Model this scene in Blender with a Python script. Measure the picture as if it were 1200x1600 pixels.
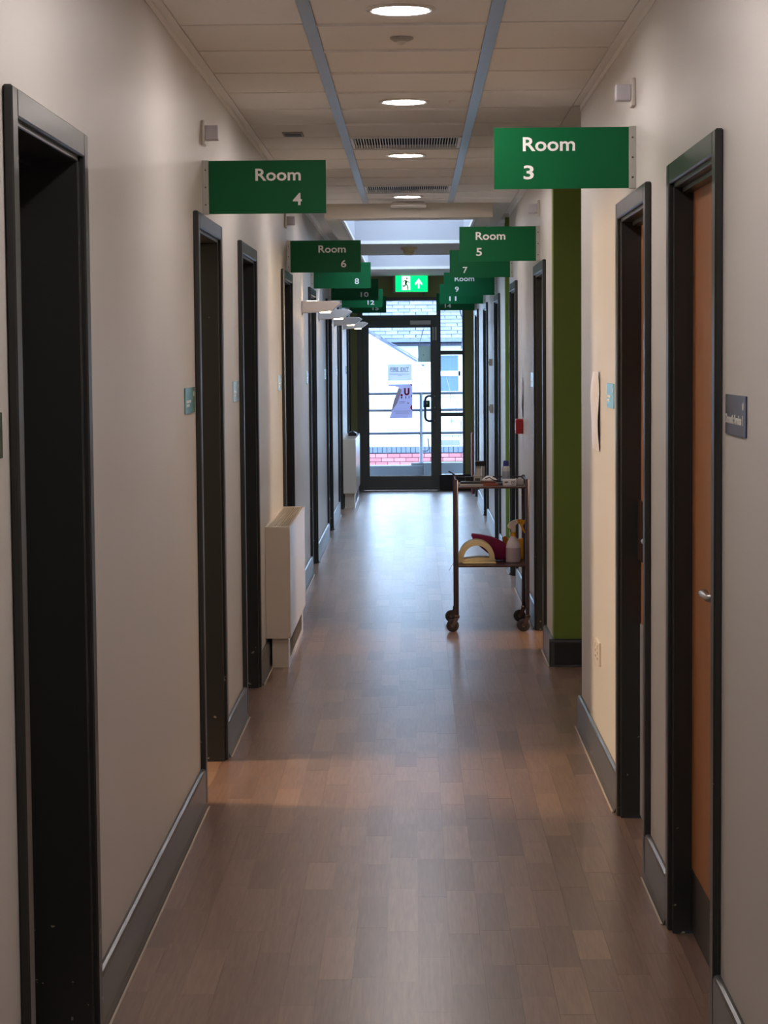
import bpy, bmesh, math, random
from mathutils import Vector, Matrix
for o in list(bpy.data.objects): bpy.data.objects.remove(o)
S = bpy.context.scene
C = bpy.data.collections.new('scene'); S.collection.children.link(C)
PI = math.pi

# ------------------------------------------------------------ camera, world, lights, exposure
FPX, H = 3357.0, 1.65
cam = bpy.data.cameras.new('camera'); co = bpy.data.objects.new('camera', cam); C.objects.link(co)
cam.sensor_fit = 'VERTICAL'; cam.sensor_height = 24; cam.lens = FPX/1600*24
cam.clip_start = 0.05; cam.clip_end = 300
pitch, yaw, roll = math.atan(242/FPX), math.atan(48/FPX), 0.008
co.matrix_world = Matrix.Translation((0, 0, H)) @ (Matrix.Rotation(yaw, 4, 'Z') @ Matrix.Rotation(PI/2 - pitch, 4, 'X') @ Matrix.Rotation(-roll, 4, 'Z'))
S.camera = co
S.view_settings.view_transform = 'Standard'; S.view_settings.look = 'None'
S.view_settings.exposure = 1.25; S.view_settings.gamma = 1; S.view_settings.use_curve_mapping = False

w = bpy.data.worlds.new('overcast_sky'); S.world = w; w.use_nodes = True
bg = w.node_tree.nodes['Background']; bg.inputs[0].default_value = (0.64, 0.79, 1.0, 1); bg.inputs[1].default_value = 5.3

def portal(name, loc, rot, sx, sy):
    l = bpy.data.lights.new(name, 'AREA'); l.shape = 'RECTANGLE'; l.size = sx; l.size_y = sy
    l.cycles.is_portal = True
    o = bpy.data.objects.new(name, l); C.objects.link(o); o.location = loc; o.rotation_euler = rot
portal('door_daylight_portal', (0, 26.72, 1.2), (PI/2, 0, PI), 1.35, 2.3)
portal('rooflight_portal', (-.02, 17.2, 3.45), (0, 0, 0), 1.0, 3.3)
portal('rooflight_portal', (-.02, 22.6, 3.45), (0, 0, 0), 1.0, 3.5)

def room_lamp(loc, power, col, aim, size=.35):
    l = bpy.data.lights.new('room_lamp', 'AREA'); l.energy = power; l.color = col; l.size = size
    o = bpy.data.objects.new('room_lamp', l); C.objects.link(o); o.location = loc
    o.rotation_euler = (Vector(aim) - Vector(loc)).to_track_quat('-Z', 'Y').to_euler()
room_lamp((-3.2, 8.38, 1.9), 46, (1, .72, .45), (-.2, 8.38, 0))
room_lamp((2.9, 12.45, 1.9), 30, (1, .72, .45), (.4, 12.4, 0))
DOWNLIGHT = 60.0
WALL_LAMP = 12.0

# ------------------------------------------------------------ helpers
def lin(c):
    r = []
    for v in c[:3]:
        v /= 255.0
        r.append(v/12.92 if v <= .04045 else ((v+.055)/1.055)**2.4)
    return (*r, 1)
MATS = {}
def mat(name, col, rough=.5, metal=0, spec=.5, var=.06, scale=8, bump=0, stretch=(1, 1, 1), emit=None, strength=0, coat=0):
    if name in MATS: return MATS[name]
    m = bpy.data.materials.new(name); m.use_nodes = True; MATS[name] = m
    nt = m.node_tree; N = nt.nodes; L = nt.links; b = N['Principled BSDF']
    c = lin(col)
    b.inputs['Roughness'].default_value = rough; b.inputs['Metallic'].default_value = metal
    b.inputs['Specular IOR Level'].default_value = spec; b.inputs['Coat Weight'].default_value = coat
    tc = N.new('ShaderNodeTexCoord'); mp = N.new('ShaderNodeMapping'); mp.inputs['Scale'].default_value = stretch
    L.new(tc.outputs['Object'], mp.inputs[0])
    nz = N.new('ShaderNodeTexNoise'); nz.inputs['Scale'].default_value = scale; nz.inputs['Detail'].default_value = 4
    L.new(mp.outputs[0], nz.inputs[0])
    mx = N.new('ShaderNodeMix'); mx.data_type = 'RGBA'
    mx.inputs[6].default_value = tuple(max(0, x*(1-var)) for x in c[:3]) + (1,)
    mx.inputs[7].default_value = tuple(min(1, x*(1+var)) for x in c[:3]) + (1,)
    L.new(nz.outputs[0], mx.inputs[0]); L.new(mx.outputs[2], b.inputs['Base Color'])
    if bump:
        bp = N.new('ShaderNodeBump'); bp.inputs['Strength'].default_value = bump; bp.inputs['Distance'].default_value = .002
        L.new(nz.outputs[0], bp.inputs['Height']); L.new(bp.outputs[0], b.inputs['Normal'])
    if emit:
        b.inputs['Emission Color'].default_value = lin(emit); b.inputs['Emission Strength'].default_value = strength
    return m

class MB:
    def __init__(s): s.v = []; s.f = []; s.sm = []
    def add(s, vs, fs, smooth=False):
        n = len(s.v); s.v += [tuple(p) for p in vs]
        for f in fs: s.f.append([i+n for i in f]); s.sm.append(smooth)
        return s
    def box(s, x0, x1, y0, y1, z0, z1):
        if x0 > x1: x0, x1 = x1, x0
        if y0 > y1: y0, y1 = y1, y0
        if z0 > z1: z0, z1 = z1, z0
        v = [(x0,y0,z0),(x1,y0,z0),(x1,y1,z0),(x0,y1,z0),(x0,y0,z1),(x1,y0,z1),(x1,y1,z1),(x0,y1,z1)]
        return s.add(v, [(0,3,2,1),(4,5,6,7),(0,1,5,4),(1,2,6,5),(2,3,7,6),(3,0,4,7)])
    def prism(s, pts, axis, a, b):          # polygon pts extruded along axis from a to b
        n = len(pts)
        def P(p, t):
            if axis == 'x': return (t, p[0], p[1])
            if axis == 'y': return (p[0], t, p[1])
            return (p[0], p[1], t)
        v = [P(p, a) for p in pts] + [P(p, b) for p in pts]
        return s.add(v, [tuple(range(n))[::-1], tuple(range(n, 2*n))] + [(i, (i+1) % n, (i+1) % n+n, i+n) for i in range(n)])
    def lathe(s, prof, cx, cy, cz, n=20, axis='z', smooth=True):   # prof (r, h)
        v = []; f = []
        for r, h in prof:
            for i in range(n):
                a = 2*PI*i/n; x, y = r*math.cos(a), r*math.sin(a)
                v.append({'z': (cx+x, cy+y, cz+h), 'y': (cx+x, cy+h, cz+y), 'x': (cx+h, cy+x, cz+y)}[axis])
        for k in range(len(prof)-1):
            for i in range(n):
                j = (i+1) % n; f.append((k*n+i, k*n+j, (k+1)*n+j, (k+1)*n+i))
        s.add(v, f, smooth); m = len(prof)-1
        if prof[0][0] > 1e-6: s.add(v[:n], [tuple(range(n))[::-1]])
        if prof[m][0] > 1e-6: s.add(v[m*n:], [tuple(range(n))])
        return s
    def tube(s, pts, r, n=10):
        P = [Vector(p) for p in pts]; v = []; f = []; up = None
        for i, p in enumerate(P):
            d = (P[min(i+1, len(P)-1)] - P[max(i-1, 0)]).normalized()
            if up is None: up = d.orthogonal().normalized()
            a = (up - d*up.dot(d)).normalized(); up = a; b = d.cross(a)
            for k in range(n):
                t = 2*PI*k/n; v.append(p + (a*math.cos(t) + b*math.sin(t))*r)
        for i in range(len(P)-1):
            for k in range(n):
                j = (k+1) % n; f.append((i*n+k, i*n+j, (i+1)*n+j, (i+1)*n+k))
        s.add(v, f, True); m = len(P)-1
        s.add(v[:n], [tuple(range(n))[::-1]]); s.add(v[m*n:], [tuple(range(n))])
        return s
    def build(s, name, m, parent=None, bev=0, origin=None, seg=1):
        me = bpy.data.meshes.new(name)
        og = Vector(origin) if origin else Vector((0, 0, 0))
        me.from_pydata([Vector(p)-og for p in s.v], [], s.f); me.validate()
        bm = bmesh.new(); bm.from_mesh(me)
        bmesh.ops.recalc_face_normals(bm, faces=bm.faces)
        bm.to_mesh(me); bm.free()
        if len(me.polygons) == len(s.sm): me.polygons.foreach_set('use_smooth', s.sm)
        if bev:
            bm = bmesh.new(); bm.from_mesh(me)
            es = [e for e in bm.edges if len(e.link_faces) == 2 and e.calc_face_angle(0) > .6]
            bmesh.ops.bevel(bm, geom=es, offset=bev, segments=seg, affect='EDGES', profile=.6, clamp_overlap=True)
            bm.to_mesh(me); bm.free()
        me.materials.append(m); me.update()
        o = bpy.data.objects.new(name, me); C.objects.link(o)
        o.location = og
        if parent: o.parent = parent; o.matrix_parent_inverse = Matrix.Identity(4); o.location = og - wloc(parent)
        return o
def wloc(o):
    l = Vector(o.location)
    while o.parent: o = o.parent; l += Vector(o.location)
    return l
def B(x0, x1, y0, y1, z0, z1): return MB().box(x0, x1, y0, y1, z0, z1)
def tag(o, label, cat, group=None, kind=None):
    if label: o['label'] = label
    if cat: o['category'] = cat
    if group: o['group'] = group
    if kind: o['kind'] = kind
    return o
def thing(name, label, cat, loc, group=None, kind=None):
    o = bpy.data.objects.new(name, None); C.objects.link(o); o.location = loc; o.empty_display_size = .1
    return tag(o, label, cat, group, kind)
def struct(o, label=None):
    o['kind'] = 'structure'
    if label: o['label'] = label
    return o
def lettering(text, x0, zb, wd, ht, y, m, parent, name='lettering', thick=.0008, bold=.018, facing='front'):
    """flat letters fitted to a wd x ht box, lower-left corner (x0, zb) in the XZ plane at depth y (facing -Y);
       facing 'right' / 'left' lays them on a wall plane x=y running along Y from x0"""
    cu = bpy.data.curves.new('t', 'FONT'); cu.body = text; cu.size = 1; cu.offset = bold; cu.extrude = .01; cu.resolution_u = 3
    t = bpy.data.objects.new('t', cu); C.objects.link(t)
    dg = bpy.context.evaluated_depsgraph_get(); me = bpy.data.meshes.new_from_object(t.evaluated_get(dg))
    bpy.data.objects.remove(t); bpy.data.curves.remove(cu)
    xs = [v.co.x for v in me.vertices]; ys = [v.co.y for v in me.vertices]
    ax, bx, ay, by = min(xs), max(xs), min(ys), max(ys)
    p = wloc(parent) if parent else Vector((0, 0, 0))
    for v in me.vertices:
        u = (v.co.x-ax)/(bx-ax)*wd; q = (v.co.y-ay)/(by-ay)*ht; d = (v.co.z/.01+1)/2*thick
        if facing == 'front': v.co = Vector((x0+u, y-d, zb+q)) - p
        elif facing == 'left':  v.co = Vector((y-d, x0-u, zb+q)) - p    # on the right-hand wall, looking -X: text runs towards -Y
        else: v.co = Vector((y+d, x0+u, zb+q)) - p                       # on the left-hand wall, looking +X
    me.materials.clear(); me.materials.append(m); me.name = name
    o = bpy.data.objects.new(name, me); C.objects.link(o)
    if parent: o.parent = parent
    return o

# ------------------------------------------------------------ materials
WALL = mat('cream_wall_paint', (212, 208, 203), .42, var=.03, scale=3, bump=.02, stretch=(1, 1, .3))
GREEN = mat('green_wall_paint', (110, 132, 44), .5, var=.03, scale=4)
TILE = mat('ceiling_tile_face', (232, 229, 224), .75, var=.03, scale=60, bump=.05)
SOFF = mat('soffit_paint', (206, 198, 184), .6, var=.02)
GRID = mat('ceiling_grid_metal', (176, 182, 190), .3, metal=.7, var=.05, scale=20)
TEE = mat('white_tee_metal', (238, 236, 232), .4, var=.02)
SKIRT = mat('charcoal_gloss_skirting', (72, 74, 74), .28, var=.12, scale=14)
EDGE = mat('pale_sealant', (190, 175, 160), .5)
WOOD = mat('oak_veneer', (176, 112, 66), .4, var=.14, scale=5, stretch=(6, 6, .5))
STEEL = mat('brushed_steel', (175, 172, 168), .28, metal=1, var=.06, scale=30)
DARKST = mat('aged_chrome', (120, 108, 104), .25, metal=1, var=.1, scale=30)
BRONZE = mat('bronze_metal', (96, 70, 56), .35, metal=.9)
WHITE = mat('white_enamel', (216, 209, 200), .3, var=.02)
RADW = mat('radiator_enamel', (214, 200, 184), .22, var=.02)
BLACK = mat('black_plastic', (24, 22, 24), .4)
DGREY = mat('dark_frame_metal', (86, 88, 84), .35, metal=.1, var=.05)
SIGN = mat('green_sign_face', (0, 98, 54), .5, spec=.25, var=.02)
SWHITE = mat('sign_lettering', (252, 252, 248), .5)
ALU = mat('aluminium_channel', (190, 188, 182), .35, metal=.6)
GLASS = None

def frame_mat():
    m = mat('charcoal_door_paint', (42, 44, 43), .3, var=.08, scale=6)
    nt = m.node_tree; N = nt.nodes; L = nt.links; b = N['Principled BSDF']
    src = b.inputs['Base Color'].links[0].from_socket
    geo = N.new('ShaderNodeNewGeometry'); sep = N.new('ShaderNodeSeparateXYZ'); L.new(geo.outputs['Position'], sep.inputs[0])
    mp = N.new('ShaderNodeMapping'); mp.inputs['Scale'].default_value = (22, 22, 30); L.new(geo.outputs['Position'], mp.inputs[0])
    nz = N.new('ShaderNodeTexNoise'); nz.inputs['Scale'].default_value = 1; nz.inputs['Detail'].default_value = 3; L.new(mp.outputs[0], nz.inputs[0])
    hz = N.new('ShaderNodeMapRange'); hz.inputs[1].default_value = 0; hz.inputs[2].default_value = 1.0; hz.inputs[3].default_value = .675; hz.inputs[4].default_value = .80
    L.new(sep.outputs[2], hz.inputs[0])
    gt = N.new('ShaderNodeMath'); gt.operation = 'GREATER_THAN'; L.new(nz.outputs[0], gt.inputs[0]); L.new(hz.outputs[0], gt.inputs[1])
    mx = N.new('ShaderNodeMix'); mx.data_type = 'RGBA'; L.new(gt.outputs[0], mx.inputs[0]); L.new(src, mx.inputs[6]); mx.inputs[7].default_value = lin((150, 140, 122))
    L.new(mx.outputs[2], b.inputs['Base Color'])
    return m
FRAME = frame_mat()

def floor_mat():
    m = bpy.data.materials.new('wood_effect_vinyl'); m.use_nodes = True
    nt = m.node_tree; N = nt.nodes; L = nt.links; b = N['Principled BSDF']
    at = N.new('ShaderNodeAttribute'); at.attribute_name = 'tone'
    geo = N.new('ShaderNodeNewGeometry')
    mp = N.new('ShaderNodeMapping'); mp.inputs['Scale'].default_value = (120, 6, 1); L.new(geo.outputs['Position'], mp.inputs[0])
    off = N.new('ShaderNodeVectorMath'); off.operation = 'MULTIPLY_ADD'
    cb = N.new('ShaderNodeCombineXYZ'); L.new(at.outputs['Fac'], cb.inputs[0]); L.new(at.outputs['Fac'], cb.inputs[1]); L.new(at.outputs['Fac'], cb.inputs[2])
    L.new(cb.outputs[0], off.inputs[0]); off.inputs[1].default_value = (37, 91, 53); L.new(mp.outputs[0], off.inputs[2])
    nz = N.new('ShaderNodeTexNoise'); nz.inputs['Scale'].default_value = 1; nz.inputs['Detail'].default_value = 6; nz.inputs['Distortion'].default_value = .6; L.new(off.outputs[0], nz.inputs[0])
    mul = N.new('ShaderNodeMath'); mul.operation = 'MULTIPLY_ADD'; mul.inputs[1].default_value = .78; L.new(nz.outputs[0], mul.inputs[0])
    sc = N.new('ShaderNodeMath'); sc.operation = 'MULTIPLY'; sc.inputs[1].default_value = .48; L.new(at.outputs['Fac'], sc.inputs[0]); L.new(sc.outputs[0], mul.inputs[2])
    cr = N.new('ShaderNodeValToRGB'); cr.color_ramp.elements[0].color = lin((90, 68, 58)); cr.color_ramp.elements[0].position = .1
    cr.color_ramp.elements[1].color = lin((148, 118, 97)); cr.color_ramp.elements[1].position = .95
    e = cr.color_ramp.elements.new(.5); e.color = lin((116, 90, 76))
    L.new(mul.outputs[0], cr.inputs[0]); L.new(cr.outputs[0], b.inputs['Base Color'])
    b.inputs['Roughness'].default_value = .30; b.inputs['Specular IOR Level'].default_value = 1.0
    n2 = N.new('ShaderNodeTexNoise'); n2.inputs['Scale'].default_value = 260; L.new(geo.outputs['Position'], n2.inputs[0])
    bp = N.new('ShaderNodeBump'); bp.inputs['Strength'].default_value = .12; bp.inputs['Distance'].default_value = .001; L.new(n2.outputs[0], bp.inputs['Height']); L.new(bp.outputs[0], b.inputs['Normal'])
    return m
FLOOR = floor_mat()

def glass_mat(name, tint=(1, 1, 1), refl=.08):
    m = bpy.data.materials.new(name); m.use_nodes = True; nt = m.node_tree; N = nt.nodes; L = nt.links
    N.remove(N['Principled BSDF']); out = N['Material Output']
    tr = N.new('ShaderNodeBsdfTransparent'); tr.inputs[0].default_value = (*tint, 1)
    gl = N.new('ShaderNodeBsdfGlossy'); gl.inputs['Roughness'].default_value = .02
    fr = N.new('ShaderNodeFresnel'); fr.inputs[0].default_value = 1.35
    mx = N.new('ShaderNodeMixShader'); L.new(fr.outputs[0], mx.inputs[0]); L.new(tr.outputs[0], mx.inputs[1]); L.new(gl.outputs[0], mx.inputs[2]); L.new(mx.outputs[0], out.inputs[0])
    return m
GLASS = glass_mat('window_glass', (.84, .91, .97)); ROOFGLASS = glass_mat('rooflight_glass', (.95, .97, .98))

# ------------------------------------------------------------ dimensions
AL, AR = .795, .738            # wall faces left / right
CEIL = 2.745; YE = 26.6; YB = -3.0; T = .18; SOF = 2.64
DT = 2.185                     # top of architraves
LD = [(4.206, 5.18), (7.82, 8.80), (9.79, 10.76), (12.97, 13.93), (16.30, 17.26), (19.55, 20.55), (22.45, 23.42), (25.58, 26.54)]
RD = [(5.15, 6.14), (6.70, 7.68), (12.0, 12.95), (15.25, 16.2), (18.3, 19.28), (21.3, 22.3), (24.35, 25.33)]
G = .03
# ------------------------------------------------------------ floor
fl = struct(B(-4.6, 4.6, YB-.2, YE+.12, -.12, -.004).build('floor', FLOOR), 'wood-effect vinyl floor of short narrow strips along the corridor')
rnd = random.Random(4)
def tone_attr(me, tones):
    a = me.attributes.new('tone', 'FLOAT', 'POINT'); a.data.foreach_set('value', tones)
def plank_mesh(x0, x1, y0, y1, z): return B(x0, x1, y0, y1, -.004, z)
near = 0; rest = MB(); rt = []
sw = .0885
def strips(xa, xb, ya, yb, nearzone):
    global near
    x = xa
    while x < xb - .002:
        x2 = min(x+sw, xb); y = ya - rnd.uniform(0, .4)
        while y < yb:
            y2 = y + rnd.choice([.3, .36, .42, .5]); a, b_ = max(y, ya), min(y2, yb)
            if b_ - a > .01:
                t = min(1, max(0, rnd.gauss(.45, .24))); z = rnd.uniform(-.00015, .00015)
                mb = plank_mesh(x+.0002, x2-.0002, a+.0002, b_-.0002, z)
                if nearzone and near < 300:
                    o = mb.build('plank', FLOOR, fl); tone_attr(o.data, [t]*8); near += 1
                else:
                    rest.add(mb.v, mb.f); rt.extend([t]*8)
            y = y2
        x = x2
strips(-AL, AR, 5.0, 10.6, True)
strips(-AL, AR, YB, 5.0, False); strips(-AL, AR, 10.6, YE, False)
strips(AR, 2.4, 9.49, 11.37, False); strips(AR, 1.6, 16.55, 17.3, False)
for y0, y1 in LD: strips(-AL-T, -AL, y0+.06, y1-.06, False)
for y0, y1 in RD: strips(AR, AR+T, y0+.06, y1-.06, False)
print('near planks', near)
# keep vertices in from_pydata order (no bevel) so the tone list lines up
o = rest.build('plank', FLOOR, fl); tone_attr(o.data, rt); o['kind'] = 'stuff'; o['label'] = 'remaining floor strips further off and behind the doorways'

# ------------------------------------------------------------ walls
def wall_run(mb, xin, xout, ya, yb, doors, z1):
    y = ya
    for d0, d1 in doors:
        if d0 < ya or d1 > yb: continue
        mb.box(xin, xout, y, d0+G, 0, z1); mb.box(xin, xout, d0+G, d1-G, DT-G, z1); y = d1-G
    mb.box(xin, xout, y, yb, 0, z1)
m = MB(); wall_run(m, -AL, -AL-T, YB, YE, LD, CEIL+.02)
struct(m.build('wall_left', WALL), 'cream painted left corridor wall')
m = MB(); wall_run(m, AR, AR+T, YB, 9.485, RD, CEIL+.02)
struct(m.build('wall_right', WALL), 'cream painted right wall before the green alcove')
m = MB(); wall_run(m, AR, AR+T, 11.5, 16.545, RD, CEIL+.02)
struct(m.build('wall_right', WALL), 'cream painted right wall between the two alcoves')
m = MB(); wall_run(m, AR, AR+T, 17.4, YE, RD, CEIL+.02)
struct(m.build('wall_right', WALL), 'cream painted right wall up to the exit')
struct(B(-AL-T, AR+T, YB-.15, YB, 0, CEIL).build('wall_back', WALL), 'plain cream wall behind the viewpoint')
# alcove 1
struct(B(AR, 2.4, 11.37, 11.5, 0, CEIL+.02).build('wall_alcove', GREEN), 'green far wall of the near alcove')
struct(B(AR+T, 2.4, 9.36, 9.488, 0, CEIL+.02).build('wall_alcove', WALL), 'cream near wall of the near alcove')
struct(B(2.4, 2.5, 9.36, 11.5, 0, CEIL+.02).build('wall_alcove', WALL), 'cream end wall of the near alcove')
# alcove 2
struct(B(AR, 1.6, 17.3, 17.4, 0, CEIL+.02).build('wall_alcove', GREEN), 'green far wall of the distant alcove')
struct(B(AR+T, 1.6, 16.45, 16.55, 0, CEIL+.02).build('wall_alcove', WALL), 'cream near wall of the distant alcove')
struct(B(1.6, 1.7, 16.45, 17.4, 0, CEIL+.02).build('wall_alcove', WALL), 'cream end wall of the distant alcove')
# open rooms behind second left door and third right door
def room(x0, x1, y0, y1, side):
    mb = MB(); mb.box(x0, x1, y0-.1, y0, 0, CEIL); mb.box(x0, x1, y1, y1+.1, 0, CEIL)
    if side < 0: mb.box(x0-.1, x0, y0-.1, y1+.1, 0, CEIL)
    else: mb.box(x1, x1+.1, y0-.1, y1+.1, 0, CEIL)
    struct(mb.build('wall_room', WALL), 'plain walls of a lit room off the corridor')
    struct(B(x0-.1, x1+.1, y0-.1, y1+.1, CEIL, CEIL+.1).build('ceiling', SOFF), 'ceiling of a lit room off the corridor')
room(-4.4, -AL-T, 7.0, 9.3, -1)
room(AR+T, 4.2, 11.6, 13.3, 1)
# end wall (opening for the door screen)
FX0, FX1, FZ1 = -.695, .63, 2.385
m = MB(); m.box(-AL-T, FX0, YE, YE+.16, 0, SOF+.2); m.box(FX1, AR+T, YE, YE+.16, 0, SOF+.2); m.box(FX0, FX1, YE, YE+.16, FZ1, SOF+.2)
struct(m.build('wall_end', mat('olive_wall_paint', (138, 138, 84), .5, var=.03)), 'olive green end wall around the glazed exit')

# ------------------------------------------------------------ ceiling
RX0, RX1 = -.333, .270      # grid rails
YK = lambda k: 7.14 + .603*k
YC = 15.42
ce = struct(MB().box(-AL-T, 2.6, YB, YC, CEIL+.012, CEIL+.12).build('ceiling', mat('ceiling_void', (70, 66, 62), .9)), 'suspended tile ceiling with a central row of square tiles')
k = -17
while YK(k) < YC-.02:
    for (x0, x1) in ((-AL+.035, RX0-.021), (RX0+.021, RX1-.021), (RX1+.021, AR-.035)):
        gp = .004 if x0 == RX0+.021 else .011
        y0, y1 = YK(k)+gp, min(YK(k+1)-gp, YC-.001)
        if k in (6, 11) and x0 == RX0+.021: continue
        if YK(k) < 3.5:                       # behind and above the viewpoint: plain pieces
            B(x0, x1, y0, y1, CEIL-.003, CEIL+.012).build('ceiling_tile', TILE, ce); continue
        B(x0, x1, y0, y1, CEIL-.004, CEIL+.0115).build('ceiling_tile', TILE, ce, bev=.002)
    if 9.3 < YK(k)+.3 < 11.6: B(AR-.03, 2.4, y0, y1, CEIL-.004, CEIL+.012).build('ceiling_tile', TILE, ce, bev=.002)
    if YK(k) > 3.5:
        B(RX0+.021, RX1-.021, YK(k)-.0055, YK(k)+.0055, CEIL-.0135, CEIL+.012).build('cross_tee', TEE, ce)
    k += 1
for x in (RX0, RX1):
    o = MB().box(x-.021, x+.021, YB, 15.38, CEIL-.009, CEIL+.012).build('grid_rail', GRID, ce)
    o['label'] = 'long grey metal ceiling rail'
# gauzy air grilles in the centre row
def air_grille(k, label):
    t = thing('air_grille', label, 'air vent', ((RX0+RX1)/2, YK(k)+.3, CEIL), 'ceiling air grilles')
    x0, x1, y0, y1 = RX0+.023, RX1-.023, YK(k)+.008, YK(k+1)-.008
    m = MB(); m.box(x0, x1, y0, y0+.02, CEIL-.008, CEIL+.012); m.box(x0, x1, y1-.02, y1, CEIL-.008, CEIL+.012)
    m.box(x0, x0+.015, y0, y1, CEIL-.008, CEIL+.012); m.box(x1-.015, x1, y0, y1, CEIL-.008, CEIL+.012)
    m.build('frame', TEE, t)
    m = MB(); n = 38
    for i in range(n):
        x = x0+.015+(x1-x0-.03)*(i+.5)/n; m.box(x-.0016, x+.0016, y0+.02, y1-.02, CEIL-.006, CEIL+.010)
    o = m.build('fin', TEE, t); o['kind'] = 'stuff'
    B(x0+.015, x1-.015, y0+.02, y1-.02, CEIL+.0105, CEIL+.0118).build('backing', mat('vent_void', (46, 42, 42), .9), t)
air_grille(6, 'ceiling air grille nearer the viewer, between second and third downlights')
air_grille(11, 'ceiling air grille further off, just before the last round downlight')
# cornice strips
for x0, x1, ya, yb, s in ((-AL, -AL+.034, YB, YE, 'left'), (AR-.034, AR, YB, 9.49, 'right'), (AR-.034, AR, 11.37, 16.55, 'right'), (AR-.034, AR, 17.3, YE, 'right')):
    m = MB().box(x0, x1, ya, yb, CEIL-.007, CEIL+.012)
    m.box(x0 if s == 'left' else x1-.004, x0+.004 if s == 'left' else x1, ya, yb, CEIL-.03, CEIL-.007)
    struct(m.build('trim_1', TEE), 'pale metal angle trim along the top of the '+s+' wall')
# further zone: side tiles, lowered soffit with two rooflight wells
FXa, FXb = -.63, .57
ce2 = struct(MB().box(-AL-T, FXa, YC, YE+.16, CEIL+.012, CEIL+.12).box(FXb, AR+T+.8, YC, YE+.16, CEIL+.012, CEIL+.12).build('ceiling', SOFF), 'narrow tiled ceiling margins beside the rooflights')
y = YC
while y < YE-.05:
    y2 = min(y+.6, YE)
    B(-AL+.035, FXa, y+.003, y2-.003, CEIL-.004, CEIL+.012).build('ceiling_tile', TILE, ce2)
    B(FXb, AR-.035, y+.003, y2-.003, CEIL-.004, CEIL+.012).build('ceiling_tile', TILE, ce2)
    y = y2
WX0, WX1 = -.50, .44
A0, A1, B0, B1 = 15.58, 18.8, 20.9, 24.2
m = MB()
m.box(FXa, FXb, YC, A0-.031, SOF, 2.9); m.box(FXa, FXb, A1+.031, B0-.031, SOF, 2.9); m.box(FXa, FXb, B1+.031, YE, SOF, 2.9)
m.box(FXa, WX0-.031, A0-.031, A1+.031, SOF, 2.9); m.box(WX1+.031, FXb, A0-.031, A1+.031, SOF, 2.9); m.box(FXa, WX0-.031, B0-.031, B1+.031, SOF, 2.9); m.box(WX1+.031, FXb, B0-.031, B1+.031, SOF, 2.9)
struct(m.build('ceiling', SOFF, bev=0), 'lowered boxed soffit framing the two rooflights')
WELL = mat('white_well_lining', (186, 186, 192), .6, var=.01)
for i, (a, b_) in enumerate(((A0, A1), (B0, B1))):
    t = thing('window_%d' % (i+1), ['nearer rooflight well over the corridor', 'further rooflight well over the corridor'][i], None, ((WX0+WX1)/2, (a+b_)/2, SOF), kind='structure')
    m = MB(); m.box(WX0-.03, WX0, a-.03, b_+.03, 2.64, 3.4); m.box(WX1, WX1+.03, a-.03, b_+.03, 2.64, 3.4)
    m.box(WX0, WX1, a-.03, a, 2.64, 3.4); m.box(WX0, WX1, b_, b_+.03, 2.64, 3.4)
    m.build('well_lining', WELL, t)
    m = MB(); m.box(WX0-.012, WX0+.004, a-.01, b_+.01, SOF-.008, SOF+.02); m.box(WX1-.004, WX1+.012, a-.01, b_+.01, SOF-.008, SOF+.02)
    m.box(WX0, WX1, a-.012, a+.004, SOF-.008, SOF+.02); m.box(WX0, WX1, b_-.004, b_+.012, SOF-.008, SOF+.02)
    m.build('bead', TEE, t)
    B(WX0-.03, WX1+.03, a-.03, b_+.03, 3.4, 3.41).build('pane', ROOFGLASS, t)
    m = MB()
    for q in range(1, 3): yy = a+(b_-a)*q/3; m.box(WX0, WX1, yy-.02, yy+.02, 3.36, 3.4)
    m.build('glazing_bar', TEE, t)

# ------------------------------------------------------------ skirting
def skirt(side, ya, yb, lab):
    if yb-ya < .02: return
    xw = -AL if side == 'left' else AR; s = 1 if side == 'left' else -1
    p = [(xw, 0), (xw, .14), (xw+s*.008, .143), (xw+s*.016, .140), (xw+s*.019, .132), (xw+s*.019, .02), (xw+s*.024, .006), (xw+s*.028, 0)]
    o = MB(); pts = p
    n = len(pts); v = [(q[0], ya, q[1]) for q in pts] + [(q[0], yb, q[1]) for q in pts]
    o.add(v, [tuple(range(n)), tuple(range(n, 2*n))] + [(i, (i+1) % n, (i+1) % n+n, i+n) for i in range(n)])
    t = struct(o.build('baseboard_'+side, SKIRT), lab)
    e = B(xw+s*.0275, xw+s*.033, ya, yb, 0, .0045).build('sealant_strip', EDGE, t); e['label'] = 'thin pale sealant line at the foot of the skirting'
ords = ['first', 'second', 'third', 'fourth', 'fifth', 'sixth', 'seventh', 'eighth']
def skirts(side, ya, yb, doors, nm):
    y = ya
    for i, (d0, d1) in enumerate(doors):
        if d0 < ya or d1 > yb: continue
        skirt(side, y, d0, 'charcoal gloss skirting %s, before the door at %s' % (nm, side)); y = d1
    skirt(side, y, yb, 'charcoal gloss skirting %s' % nm)
skirts('left', YB, YE, LD, 'on the left wall'); skirts('right', YB, 9.49, RD, 'on the near right wall')
skirts('right', 11.345, 16.55, RD, 'on the middle right wall'); skirts('right', 17.27, YE, RD, 'on the far right wall')
BSK = mat('black_skirting', (34, 36, 37), .35)
def cross_skirt(x0, x1, y, lab):
    m = MB().prism([(y, 0), (y, .145), (y-.008, .148), (y-.018, .143), (y-.022, .13), (y-.022, .01), (y-.028, 0)], 'x', x0, x1)
    struct(m.build('baseboard_alcove', BSK), lab)
cross_skirt(AR-.027, 2.4, 11.37, 'black coved skirting under the near green alcove wall')
cross_skirt(AR-.027, 1.6, 17.3, 'black coved skirting under the distant green alcove wall')
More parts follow.
